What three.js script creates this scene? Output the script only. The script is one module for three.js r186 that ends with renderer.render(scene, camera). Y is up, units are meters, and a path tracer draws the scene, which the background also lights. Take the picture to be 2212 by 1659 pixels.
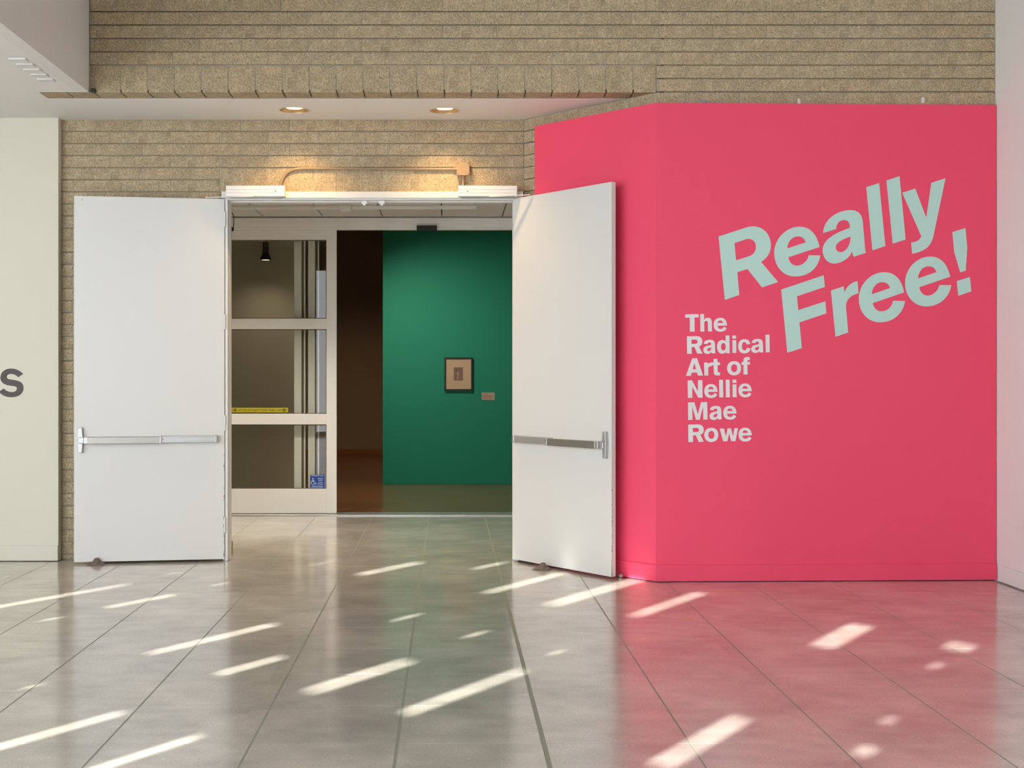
import * as THREE from 'three';
import { RoundedBoxGeometry } from 'three/addons/geometries/RoundedBoxGeometry.js';
import { mergeGeometries } from 'three/addons/utils/BufferGeometryUtils.js';
import { RectAreaLightUniformsLib } from 'three/addons/lights/RectAreaLightUniformsLib.js';
RectAreaLightUniformsLib.init();

// ------------------------------------------------------------ camera, sky, sun, exposure
// Plan coordinates used below: X to the right, d straight ahead from the camera (z = -d), y up, in metres.
const FOCAL = 2725, EYE = 1.536, CX = 968, CY = 810;          // read from the floor joints (0.61 m grid)
const scene = new THREE.Scene();
const camera = new THREE.PerspectiveCamera(2 * Math.atan(829.5 / FOCAL) * 180 / Math.PI, 2212 / 1659, 0.05, 200);
camera.position.set(0, EYE, 0);
camera.setViewOffset(2212, 1659, 1106 - CX, 829.5 - CY, 2212, 1659);   // shifted lens: verticals stay vertical
scene.add(camera);

const renderer = new THREE.WebGLRenderer({ antialias: true });
renderer.toneMapping = THREE.LinearToneMapping;
renderer.toneMappingExposure = 1.54;
renderer.shadowMap.enabled = true;

scene.background = new THREE.Color().setRGB(2.2, 2.42, 2.72);   // bright, thinly veiled sky

const SUN_PLAN = [0.571, 0.821], SUN_DROP = 0.36;            // sunlight travels this way over the floor and falls this much per metre
const sun = new THREE.DirectionalLight(0xfffaf2, 15);
sun.name = 'sun';
sun.position.set(-SUN_PLAN[0] * 30, SUN_DROP * 30, SUN_PLAN[1] * 30);
sun.target.position.set(0, 0, 0);
sun.castShadow = true;
sun.shadow.radius = 0.6;
sun.shadow.mapSize.set(4096, 4096);
Object.assign(sun.shadow.camera, { left: -18, right: 18, top: 16, bottom: -16, near: 1, far: 80 });
scene.add(sun, sun.target);

// ------------------------------------------------------------ helpers
let seed = 7;
const rnd = () => { seed = (seed * 1664525 + 1013904223) >>> 0; return seed / 4294967296; };
const lin = (r, g, b) => new THREE.Color().setRGB(r, g, b);
const PX = (x, d) => (x - CX) * d / FOCAL;                    // pixel column -> metres at depth d
const PY = (y, d) => EYE - (y - CY) * d / FOCAL;
const taken = new Map();
function numbered(name) { const n = taken.get(name) || 0; taken.set(name, n + 1); return n ? `${name}_${String(n).padStart(3, '0')}` : name; }
function tag(o, label, category, group, kind) {
  o.userData.label = label; o.userData.category = category;
  if (group) o.userData.group = group;
  if (kind) o.userData.kind = kind;
  return o;
}
function group(name, label, category, at = [0, 0, 0], extra = {}) {
  const g = new THREE.Group(); g.name = numbered(name); g.position.set(...at); scene.add(g);
  return tag(g, label, category, extra.group, extra.kind);
}
function mesh(name, geo, mat, parent) {
  const m = new THREE.Mesh(geo, mat); m.name = name; m.castShadow = m.receiveShadow = true;
  (parent || scene).add(m); return m;
}
function thing(name, geo, mat, label, category, extra = {}) {
  const m = mesh(numbered(name), geo, mat); return tag(m, label, category, extra.group, extra.kind);
}
const S = { kind: 'structure' };
// box from X range, Y range, d range
function box(x0, x1, y0, y1, d0, d1) { const g = new THREE.BoxGeometry(Math.abs(x1 - x0), Math.abs(y1 - y0), Math.abs(d1 - d0)); g.translate((x0 + x1) / 2, (y0 + y1) / 2, -(d0 + d1) / 2); return g; }
function rbox(x0, x1, y0, y1, d0, d1, r = 0.004, seg = 2) { const g = new RoundedBoxGeometry(Math.abs(x1 - x0), Math.abs(y1 - y0), Math.abs(d1 - d0), seg, r); g.translate((x0 + x1) / 2, (y0 + y1) / 2, -(d0 + d1) / 2); return g; }
// polygon in plan [X,d] standing between y0 and y1, holes optional
function prism(points, y0, y1, holes = []) {
  const s = new THREE.Shape(points.map(([x, d]) => new THREE.Vector2(x, d)));
  for (const h of holes) s.holes.push(h);
  const g = new THREE.ExtrudeGeometry(s, { depth: y1 - y0, bevelEnabled: false, curveSegments: 40 });
  g.rotateX(-Math.PI / 2); g.translate(0, y0, 0);            // shape y -> -z, so y of the shape is d
  return g;
}
const join = (list) => mergeGeometries(list.map((g) => { const n = g.index ? g.toNonIndexed() : g; for (const k of Object.keys(n.attributes)) if (!['position', 'normal', 'uv'].includes(k)) n.deleteAttribute(k); return n; }));
function cyl(r0, r1, h, seg = 20, open = false) { return new THREE.CylinderGeometry(r0, r1, h, seg, 1, open); }

// value noise on a wrapping grid
function noiseGrid(n) { const a = new Float32Array(n * n); for (let i = 0; i < a.length; i++) a[i] = rnd(); return (x, y) => { x = ((x % n) + n) % n; y = ((y % n) + n) % n; const xi = Math.floor(x), yi = Math.floor(y), fx = x - xi, fy = y - yi, sx = fx * fx * (3 - 2 * fx), sy = fy * fy * (3 - 2 * fy), x1 = (xi + 1) % n, y1 = (yi + 1) % n; const t = a[yi * n + xi] * (1 - sx) + a[yi * n + x1] * sx, b = a[y1 * n + xi] * (1 - sx) + a[y1 * n + x1] * sx; return t * (1 - sy) + b * sy; }; }
function texture(size, fn, srgb = false) {
  const data = new Uint8Array(size * size * 4);
  for (let y = 0; y < size; y++) for (let x = 0; x < size; x++) { const c = fn(x / size, y / size), i = (y * size + x) * 4; data[i] = Math.max(0, Math.min(255, c[0] * 255)); data[i + 1] = Math.max(0, Math.min(255, c[1] * 255)); data[i + 2] = Math.max(0, Math.min(255, c[2] * 255)); data[i + 3] = 255; }
  const t = new THREE.DataTexture(data, size, size); t.wrapS = t.wrapT = THREE.RepeatWrapping; t.magFilter = THREE.LinearFilter; t.minFilter = THREE.LinearMipmapLinearFilter; t.generateMipmaps = true;
  if (srgb) t.colorSpace = THREE.SRGBColorSpace; t.needsUpdate = true; return t;
}
const n8 = noiseGrid(8), n16 = noiseGrid(16), n32 = noiseGrid(32), n64 = noiseGrid(64), n128 = noiseGrid(128), n256 = noiseGrid(256);

// ------------------------------------------------------------ materials
// Concrete brick with exposed aggregate: 0.8 m of it per texture repeat.
const brickColor = texture(1024, (u, v) => {
  const cloud = 0.95 + 0.1 * n16(u * 16, v * 16), g = n256(u * 256, v * 256), f = n128(u * 128 + 3.3, v * 128 + 7.1), h = n256(u * 256 + 91.5, v * 256 + 33.2);
  let k = cloud * (0.86 + 0.28 * f);
  let c = [0.76 * k, 0.70 * k, 0.6 * k];
  if (n128(u * 128 + 41.7, v * 128 + 88.3) > 0.9) c = c.map((q) => q * 0.66);
  if (g > 0.80) { const t = (g - 0.80) * 4; c = [c[0] * (1 - 0.5 * t), c[1] * (1 - 0.52 * t), c[2] * (1 - 0.55 * t)]; }
  if (h > 0.84) { const t = (h - 0.84) * 3.2; c = [c[0] + 0.22 * t, c[1] + 0.2 * t, c[2] + 0.17 * t]; }
  return c;
}, true);
const brickBump = texture(1024, (u, v) => { const k = 0.5 * n256(u * 256, v * 256) + 0.35 * n128(u * 128 + 3.3, v * 128 + 7.1) + 0.15 * n32(u * 32, v * 32); return [k, k, k]; });
const brickTones = [[0.965, 0.96, 0.95], [1, 0.99, 0.975], [0.94, 0.925, 0.905], [1.0, 0.965, 0.935], [0.97, 0.975, 0.975]];
const M = {};
M.bricks = brickTones.map(([r, g, b]) => new THREE.MeshStandardMaterial({ name: 'concrete_brick', color: lin(r * 0.86, g * 0.84, b * 0.78), map: brickColor, bumpMap: brickBump, bumpScale: 0.004, roughness: 0.95 }));
M.bedMortar = new THREE.MeshStandardMaterial({ name: 'bed_mortar', color: lin(0.3, 0.255, 0.18), roughness: 1 });
M.headMortar = new THREE.MeshStandardMaterial({ name: 'head_mortar', color: lin(0.45, 0.4, 0.31), roughness: 1, bumpMap: brickBump, bumpScale: 0.002 });
const paintBump = texture(512, (u, v) => { const k = 0.6 * n128(u * 128, v * 128) + 0.4 * n256(u * 256, v * 256); return [k, k, k]; });
const paint = (name, c, roughness = 0.75, bump = 0.0005) => new THREE.MeshStandardMaterial({ name, color: c, roughness, bumpMap: paintBump, bumpScale: bump });
M.creamWall = paint('cream_wall_paint', lin(0.715, 0.69, 0.575));
M.whiteWall = paint('white_wall_paint', lin(0.8, 0.785, 0.765));
M.ceilingWhite = paint('ceiling_white', lin(0.84, 0.825, 0.8));
M.concrete = paint('board_marked_concrete', lin(0.46, 0.435, 0.39), 0.9, 0.002);
M.ceilingPanel = paint('pale_grey_ceiling_panel', lin(0.64, 0.62, 0.59));
M.pink = paint('pink_paint', lin(0.89, 0.069, 0.152), 0.6);
M.doorWhite = new THREE.MeshStandardMaterial({ name: 'door_enamel', color: lin(0.71, 0.71, 0.69), roughness: 0.38 });
M.frameWhite = new THREE.MeshStandardMaterial({ name: 'frame_enamel', color: lin(0.71, 0.71, 0.69), roughness: 0.4 });
M.operatorWhite = new THREE.MeshStandardMaterial({ name: 'operator_cover', color: lin(0.82, 0.81, 0.79), roughness: 0.42 });
M.steel = new THREE.MeshStandardMaterial({ name: 'brushed_steel', color: lin(0.36, 0.345, 0.315), metalness: 1, roughness: 0.38 });
M.satin = new THREE.MeshStandardMaterial({ name: 'satin_aluminium', color: lin(0.5, 0.5, 0.5), metalness: 0.75, roughness: 0.36 });
M.anodised = new THREE.MeshStandardMaterial({ name: 'clear_anodised_aluminium', color: lin(0.86, 0.86, 0.84), metalness: 0.1, roughness: 0.42 });
M.gasket = new THREE.MeshStandardMaterial({ name: 'brown_gasket', color: lin(0.16, 0.12, 0.085), roughness: 0.8 });
M.black = new THREE.MeshStandardMaterial({ name: 'black_plastic', color: lin(0.012, 0.011, 0.01), roughness: 0.5 });
M.conduit = new THREE.MeshStandardMaterial({ name: 'tan_painted_conduit', color: lin(0.33, 0.235, 0.145), roughness: 0.5 });
M.glass = new THREE.MeshPhysicalMaterial({ name: 'clear_glass', color: lin(0.96, 0.98, 0.97), transmission: 1, thickness: 0, roughness: 0, ior: 1.5 });
M.tinted = new THREE.MeshPhysicalMaterial({ name: 'door_glass', color: lin(0.9, 0.92, 0.88), transmission: 1, thickness: 0, roughness: 0, ior: 1.52 });
M.frosted = new THREE.MeshPhysicalMaterial({ name: 'frosted_glass', color: lin(0.61, 0.65, 0.7), transmission: 0.95, thickness: 0, roughness: 1, ior: 1.3 });
M.green = paint('green_wall_paint', lin(0.004, 0.225, 0.125), 0.7);
M.olive = paint('taupe_wall_paint', lin(0.5, 0.45, 0.34), 0.8);
M.brownWall = paint('brown_taupe_wall_paint', lin(0.46, 0.4, 0.31), 0.85);
M.galleryCeiling = paint('gallery_ceiling_paint', lin(0.62, 0.6, 0.57), 0.9);
M.reflector = new THREE.MeshStandardMaterial({ name: 'gold_reflector', color: lin(0.62, 0.45, 0.24), metalness: 0.85, roughness: 0.35 });
M.rubber = new THREE.MeshStandardMaterial({ name: 'brown_rubber', color: lin(0.15, 0.115, 0.095), roughness: 0.7 });
M.bronze = new THREE.MeshStandardMaterial({ name: 'dull_bronze', color: lin(0.2, 0.17, 0.12), metalness: 0.7, roughness: 0.45 });
M.mint = new THREE.MeshStandardMaterial({ name: 'mint_vinyl', color: lin(0.5, 0.73, 0.67), roughness: 0.6 });
M.vinylWhite = new THREE.MeshStandardMaterial({ name: 'white_vinyl', color: lin(0.79, 0.77, 0.79), roughness: 0.6 });
M.vinylDark = new THREE.MeshStandardMaterial({ name: 'dark_vinyl', color: lin(0.085, 0.066, 0.068), roughness: 0.6 });

// Polished concrete floor: 2.44 m per repeat.
const floorFn = (u, v) => {
  const cloud = n8(u * 8, v * 8) * 0.55 + n32(u * 24 + 2.2, v * 32) * 0.33 + n64(u * 24 + 9, v * 64) * 0.12;
  const grit = n256(u * 512, v * 512), grit2 = n256(u * 512 + 77.7, v * 512 + 13.1);
  let k = 0.83 + 0.27 * cloud;
  let c = [0.80 * k, 0.775 * k, 0.735 * k];
  if (grit > 0.78) { const t = (grit - 0.78) * 2.4; c = c.map((q) => q + 0.32 * t); }
  if (grit2 > 0.8) { const t = (grit2 - 0.8) * 2.2; c = c.map((q) => q * (1 - 0.45 * t)); }
  return c;
};
const floorMap = texture(2048, floorFn, true);
const floorRough = texture(512, (u, v) => { const k = 0.44 + 0.2 * n64(u * 8, v * 64) + 0.1 * n16(u * 16, v * 16); return [k, k, k]; });
M.floorTones = [[1, 1, 1], [0.965, 0.96, 0.955], [1.02, 1.015, 1.0], [0.985, 0.975, 0.96]].map(([r, g, b]) => new THREE.MeshPhysicalMaterial({ name: 'polished_concrete', color: lin(r, g, b).multiplyScalar(0.93), map: floorMap, roughnessMap: floorRough, roughness: 0.6, clearcoat: 1, clearcoatRoughness: 0.14 }));
M.grout = new THREE.MeshStandardMaterial({ name: 'joint_filler', color: lin(0.27, 0.285, 0.22), roughness: 0.6 });
const woodMap = texture(1024, (u, v) => {
  const board = Math.floor(v * 24), along = n64(u * 8 + board * 5.3, v * 64 * 4), tone = n32(board * 3.7 + Math.floor(u * 2 + board * 0.37) * 11.3, board * 1.9);
  const line = Math.abs((v * 24) % 1 - 0.5) > 0.47 ? 0.72 : 1, k = (0.72 + 0.22 * tone + 0.2 * along) * line;
  return [0.56 * k, 0.36 * k, 0.2 * k];
}, true);
M.wood = new THREE.MeshPhysicalMaterial({ name: 'oiled_wood_floor', map: woodMap, roughness: 0.3, clearcoat: 0.7, clearcoatRoughness: 0.12 });
M.woodTrim = new THREE.MeshStandardMaterial({ name: 'oak_trim', color: lin(0.42, 0.2, 0.075), roughness: 0.5 });

// ------------------------------------------------------------ floor: tiles of polished concrete
{
  const floor = group('floor', 'polished grey concrete floor scored into square tiles', 'floor', [0, 0, 0], S);
  const G = 0.6096, X0 = 0.399, D0 = 5.255;
  const xs = [], ds = [];
  for (let k = -8; k <= 7; k++) xs.push(X0 + k * G);
  for (let k = -3; k <= 15; k++) ds.push(D0 + k * G);
  const gap = (k) => (Math.abs(k - X0) < 0.01 ? 0.021 : Math.abs(k - X0 + G) < 0.01 ? 0.013 : 0.009);
  for (let i = 0; i + 1 < xs.length; i++) for (let j = 0; j + 1 < ds.length; j++) {
    const a = xs[i] + gap(xs[i]) / 2, b = Math.min(xs[i + 1] - gap(xs[i + 1]) / 2, 4.1), c = ds[j] + 0.0014, e = Math.min(ds[j + 1] - 0.0014, 13.8);
    if (b - a < 0.05 || e - c < 0.05) continue;
    if (a > 1.9 && c > 9.5) continue;                       // behind the pink wall
    const g = box(a, b, -0.03, 0, c, e), p = g.attributes.position, uv = g.attributes.uv;
    for (let q = 0; q < p.count; q++) uv.setXY(q, p.getX(q) / 2.44 + 0.37, -p.getZ(q) / 2.44 + 0.11);
    mesh('tile', g, M.floorTones[Math.floor(rnd() * 4)], floor);
  }
  mesh('joint_filler', box(xs[0], 4.1, -0.04, -0.0007, ds[0], 13.85), M.grout, floor);
  const slab = join([box(-9, 4.1, -0.04, 0, -6, ds[0]), box(-9, xs[0], -0.04, 0, ds[0], 10.6)]), p = slab.attributes.position, uv = slab.attributes.uv;
  for (let q = 0; q < p.count; q++) uv.setXY(q, p.getX(q) / 2.44, -p.getZ(q) / 2.44);
  mesh('slab', slab, M.floorTones[0], floor);
}

// ------------------------------------------------------------ brick walls
const COURSE = 0.1003;
const brickGeo = new Map();
function brickShape(w, h, dep, variant) {
  const key = `${w.toFixed(3)} ${h.toFixed(3)} ${dep} ${variant}`;
  if (!brickGeo.has(key)) {
    const b = 0.0022, x = w / 2, y = h / 2, z = 0;
    const pos = [], nor = [], uvs = [];
    const ou = [0.13, 0.57, 0.31, 0.82, 0.05, 0.44][variant], ov = [0.2, 0.75, 0.48, 0.03, 0.61, 0.9][variant];
    const quad = (a, c, e, f) => { const n = new THREE.Vector3().subVectors(new THREE.Vector3(...c), new THREE.Vector3(...a)).cross(new THREE.Vector3().subVectors(new THREE.Vector3(...e), new THREE.Vector3(...a))).normalize(); for (const p of [a, c, e, a, e, f]) { pos.push(...p); nor.push(n.x, n.y, n.z); uvs.push(p[0] / 0.8 + ou + p[2] / 0.8, p[1] / 0.8 + ov + p[2] / 0.8); } };
    const A = [[-x + b, -y + b, z], [x - b, -y + b, z], [x - b, y - b, z], [-x + b, y - b, z]], B = [[-x, -y, z - b], [x, -y, z - b], [x, y, z - b], [-x, y, z - b]], C = B.map(([p, q]) => [p, q, -dep]);
    quad(A[0], A[1], A[2], A[3]);
    for (let i = 0; i < 4; i++) { const j = (i + 1) % 4; quad(B[i], B[j], A[j], A[i]); quad(C[i], C[j], B[j], B[i]); }
    quad(C[1], C[0], C[3], C[2]);
    const g = new THREE.BufferGeometry();
    g.setAttribute('position', new THREE.Float32BufferAttribute(pos, 3)); g.setAttribute('normal', new THREE.Float32BufferAttribute(nor, 3)); g.setAttribute('uv', new THREE.Float32BufferAttribute(uvs, 2));
    brickGeo.set(key, g);
  }
  return brickGeo.get(key);
}
// One course on a wall group whose local x runs along the wall and whose local +z faces the room.
function course(wall, x0, x1, y0, y1, phase, len, dep = 0.03, mortar = null, headGap = 0.008) {
  const bed = 0.0085, h = y1 - y0 - bed;
  let a = phase; while (a > x0) a -= len; while (a + len <= x0 + 1e-6) a += len;
  for (; a < x1 - 1e-6; a += len) {
    const l = Math.max(a, x0), r = Math.min(a + len, x1);
    if (r - l < 0.03) continue;
    const w = Math.round((r - l - headGap) * 1000) / 1000;
    const b = mesh('brick', brickShape(w, h, dep, Math.floor(rnd() * 6)), M.bricks[Math.floor(rnd() * M.bricks.length)], wall);
    b.position.set((l + r) / 2, (y0 + y1) / 2 + bed / 2, (rnd() - 0.5) * 0.002);
  }
  if (mortar) { const m = new THREE.BoxGeometry(x1 - x0, h, 0.012); m.translate((x0 + x1) / 2, (y0 + y1) / 2 + bed / 2, -0.0085); mortar.push(m); }
}
const D_LOW = 10.48, D_UP = 9.46, SOFFIT = 3.655, X_LEFT = -3.235, X_CORNER = 0.63, X_ANGLE_END = 1.564, ROOM_RIGHT = 4.105, ROOF = 5.2;
{ // wall with the doorway
  const wall = group('wall_front', 'tan concrete brick wall around the open double doorway', 'wall', [0, 0, -D_LOW], S);
  const mortar = [];
  let row = 0;
  for (let top = SOFFIT; top > 0.02; top -= COURSE, row++) {
    const bottom = Math.max(top - COURSE, 0.002), phase = row % 2 ? -3.119 : -2.945;
    if (row < 4) course(wall, X_LEFT, X_CORNER, bottom, top, phase, 0.4078, 0.03, mortar);
    else course(wall, X_LEFT, -1.892, bottom, top, phase, 0.4078, 0.03, mortar);
  }
  const y4 = SOFFIT - 4 * COURSE;
  course(wall, -1.892, X_CORNER, y4 - 2 * COURSE - 0.01, y4, -1.892, 0.1935, 0.05, mortar);
  mesh('mortar_head_joints', join(mortar), M.headMortar, wall);
  const b = (x0, x1, y0, y1) => { const g = new THREE.BoxGeometry(x1 - x0, y1 - y0, 0.26); g.translate((x0 + x1) / 2, (y0 + y1) / 2, -0.139); return g; };
  mesh('mortar_bed', join([b(-3.5, -1.86, 0, SOFFIT), b(-1.86, 0.6, 3.045, SOFFIT), b(0.6, 1.6, 0, SOFFIT)]), M.bedMortar, wall);
}
{ // wall above the soffit and behind the pink wall
  const wall = group('wall_front', 'tan concrete brick wall above the white soffit and the pink wall', 'wall', [0, 0, -D_UP], S);
  const mortar = [];
  const soldierTop = 3.855;
  // lintel of upright square units, open joints below
  let k = 0;
  for (let a = -3.06; a < X_ANGLE_END - 0.05; a += 0.2022, k++) {
    const r = Math.min(a + 0.2022, X_ANGLE_END), w = Math.round((r - a - 0.011) * 1000) / 1000;
    const bk = mesh('brick', brickShape(w, soldierTop - 3.652 - 0.006, 0.205, k % 6), M.bricks[Math.floor(rnd() * 5)], wall);
    bk.position.set((a + r) / 2, (soldierTop + 3.652) / 2, 0);
  }
  { const m = new THREE.BoxGeometry(X_ANGLE_END + 3.06, 0.185, 0.185); m.translate((X_ANGLE_END - 3.06) / 2, 3.768, -0.098); mortar.push(m); }
  let row = 0;
  for (let bottom = soldierTop; bottom < 4.75; bottom += COURSE, row++) course(wall, -2.69, ROOM_RIGHT, bottom, bottom + COURSE, row % 2 ? -2.263 : -2.062, 0.405, 0.03, mortar);
  row = 1;
  for (let top = soldierTop; top > 3.3; top -= COURSE, row++) course(wall, X_ANGLE_END, ROOM_RIGHT, top - COURSE, top, row % 2 ? -2.263 : -2.062, 0.405, 0.03, mortar);
  mesh('mortar_head_joints', join(mortar), M.headMortar, wall);
  const b = (x0, x1, y0, y1) => { const g = new THREE.BoxGeometry(x1 - x0, y1 - y0, 0.2); g.translate((x0 + x1) / 2, (y0 + y1) / 2, -0.1135); return g; };
  mesh('mortar_bed', join([b(-2.78, 1.6, 3.86, ROOF), b(1.62, 4.3, 0, ROOF)]), M.bedMortar, wall);
}
{ // slanted return between the two
  const dx = X_ANGLE_END - X_CORNER, dd = D_UP - D_LOW, L = Math.hypot(dx, dd);
  const wall = group('wall_right_slanted', 'slanted tan brick wall between the doorway and the pink wall', 'wall', [X_CORNER, 0, -D_LOW], S);
  wall.rotation.y = Math.atan2(dd, dx);                       // local x runs from the inner corner towards the room
  const mortar = [];
  let row = 0;
  for (let top = SOFFIT; top > 2.85; top -= COURSE, row++) course(wall, 0, L, top - COURSE, top, row % 2 ? 0.1 : 0.3, 0.4078, 0.03, mortar);
  mesh('mortar_head_joints', join(mortar), M.headMortar, wall);
  const g = new THREE.BoxGeometry(L, SOFFIT, 0.1); g.translate(L / 2, SOFFIT / 2, -0.064);
  mesh('mortar_bed', g, M.bedMortar, wall);
}

// ------------------------------------------------------------ painted walls, ceilings
{ // cream wall on the left with its baseboard
  const xr = PX(126, 10.4);
  const w = group('wall_left', 'cream painted wall panel beside the brick, carrying a dark letter', 'wall', [0, 0, 0], S);
  mesh('wallboard', box(-9, xr, 0.006, SOFFIT, 10.4, 10.475), M.creamWall, w);
  const t = thing('baseboard_left', rbox(-9, xr - 0.001, 0.006, 0.132, 10.387, 10.3995, 0.002), M.creamWall, 'cream baseboard along the foot of the cream wall', 'baseboard', S);
  t.userData.kind = 'structure';
}
const DOWNLIGHTS = [[PX(636, 10.1), 10.1], [PX(961, 10.12), 10.12]];
{ // low ceiling and soffit, one plane
  const holes = DOWNLIGHTS.map(([x, d]) => { const p = new THREE.Path(); p.absarc(x, d, 0.117, 0, Math.PI * 2, true); return p; });
  const c = group('ceiling', 'low white ceiling and soffit running over the doorway', 'ceiling', [0, 0, 0], S);
  mesh('soffit_board', prism([[-9, 5.5], [-2.7, 5.5], [-2.7, 9.452], [-3.066, 9.452], [-3.066, 9.676], [1.362, 9.676], [0.615, 10.474], [-9, 10.474]], SOFFIT, SOFFIT + 0.06, holes), M.ceilingWhite, c);
  thing('wall_left_bulkhead', join([box(-2.79, -2.69, SOFFIT - 0.001, ROOF, 5.4, 9.452), box(-9, -2.79, SOFFIT - 0.001, ROOF, 5.4, 5.5)]), M.whiteWall, 'white bulkhead dropping from the high ceiling at left of the brick', 'wall', S);
  thing('ceiling', prism([[-2.2, -6.3], [6, -6.3], [6, 27], [-9.4, 27], [-9.4, 4.2], [-9.05, 4.2]], ROOF, ROOF + 0.25), M.concrete, 'high concrete ceiling over the lobby', 'ceiling', S);
}
{ // five little raised louvres in the low ceiling
  const v = group('ceiling_vent', 'row of five small white louvres in the low ceiling beside the bulkhead', 'vent', [-2.88, SOFFIT, -8.75]);
  for (let i = 0; i < 5; i++) mesh('louvre', rbox(-0.057, 0.057, -0.012, 0, -0.292 + i * 0.146 - 0.036, -0.292 + i * 0.146 + 0.036, 0.003), M.frameWhite, v);
}
{ // pink wall: slanted part and long part, one skin
  const w = group('wall_front_pink', 'bright pink painted wall with mint and white lettering', 'wall', [0, 0, 0], S);
  mesh('wallboard', prism([[0.703, 10.25], [1.542, 9.36], [4.1, 9.436], [4.1, 9.45], [1.59, 9.45], [0.75, 10.335]], 0.004, 3.556), M.pink, w);
  thing('baseboard_front_pink', prism([[0.72, 10.214], [1.538, 9.347], [4.1, 9.423], [4.1, 9.4345], [1.5424, 9.3585], [0.728, 10.222]], 0.006, 0.126), M.pink, 'pink painted baseboard along the foot of the pink wall', 'baseboard', S);
}
thing('wall_right', box(ROOM_RIGHT, 4.4, 0, ROOF, -6.3, 9.66), M.whiteWall, 'white wall at the right end of the pink wall', 'wall', S);
thing('baseboard_right', rbox(ROOM_RIGHT - 0.012, ROOM_RIGHT - 0.0005, 0.004, 0.126, -6, 9.34, 0.002), M.whiteWall, 'white baseboard along the right white wall', 'baseboard', S);

// ------------------------------------------------------------ behind the camera: daylight
const WN = [0.826, 0.564], WU = [0.564, -0.826], W0 = -5;    // slanted window wall: normal, direction, offset in plan
const winAt = (s) => [W0 * WN[0] + s * WU[0], W0 * WN[1] + s * WU[1]];
{
  thing('wall_left_outer', box(-9.3, -9, 0, ROOF, 4.2, 10.6), M.concrete, 'concrete side wall of the lobby beyond the cream wall', 'wall', S);
  thing('pavement', box(-45, 45, -0.3, -0.045, -60, 40), new THREE.MeshStandardMaterial({ name: 'pale_paving', color: lin(0.4, 0.38, 0.35), roughness: 0.9 }), 'pale paving outside the lobby windows', 'pavement', S);
  // back window: clear glass between mullions
  const w = group('window_1', 'tall clear window in the back wall of the lobby', 'window', [0, 0, 6.1], S);
  const pane = new THREE.PlaneGeometry(1.465, 4.3); pane.translate(-1.15, 2.25, 0); mesh('pane', pane, M.glass, w);
  const fr = [];
  for (let i = 0; i <= 1; i++) { const g = new THREE.BoxGeometry(0.07, 4.4, 0.14); g.translate(-1.88 + i * 1.465, 2.25, 0); fr.push(g); }
  for (const y of [0.05, 1.3, 4.45]) { const g = new THREE.BoxGeometry(1.53, 0.1, 0.13); g.translate(-1.15, y, 0); fr.push(g); }
  mesh('mullions', join(fr), M.frameWhite, w);
  thing('wall_back', join([box(-2.2, 4.4, 4.5, ROOF, -6.25, -6), box(-0.38, 4.4, 0, 4.5, -6.25, -6)]), M.concrete, 'concrete wall around the back window', 'wall', S);
}
// Sun streaks read from the photograph: far end left/right corner and middle of the near end, in pixels; a last number narrows the slit.
const STREAKS = [
  [1085, 1446, 1130, 1450, 890, 1545], [842, 1427.5, 897, 1431, 672, 1496], [1332, 1252, 1382, 1253, 1200, 1310], [1180, 1240, 1222, 1239, 1055, 1282],
  [877, 1215, 914, 1216, 782, 1242], [1075, 1217, 1104, 1217, 1020, 1228], [1488, 1280, 1521, 1283, 1375, 1332], [1823, 1347, 1877, 1353, 1785, 1399],
  [1553, 1546, 1609, 1554, 1440, 1660], [2047, 1385, 2103, 1394, 2068, 1405], [1845, 1608, 1905, 1623, 1868, 1626, 0.62], [1998, 1432, 2050, 1440, 2015, 1443, 0.42],
  [1895, 1545, 1955, 1560, 1915, 1561, 0.42], [258, 1259, 276, 1262, -20, 1317], [355, 1285, 379, 1287, 235, 1312], [569, 1347, 599, 1350, 328, 1413],
  [589, 1419, 621, 1423, 475, 1455], [214, 1530, 256, 1532, -80, 1655], [400, 1585, 427, 1588, 150, 1690], [118, 1332, 138, 1335, 90, 1342, 0.42],
  [70, 1476, 94, 1480, 50, 1490, 0.42], [383, 1236, 400, 1237, 360, 1241, 0.42], [478, 1260, 496, 1262, 458, 1264, 0.42], [703, 1214, 720, 1215, 680, 1219, 0.42],
  [888, 1326, 914, 1329, 852, 1341, 0.62], [1033, 1362, 1058, 1366, 1008, 1377, 0.62], [1198, 1404, 1228, 1411, 1190, 1412, 0.42],
];
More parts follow.
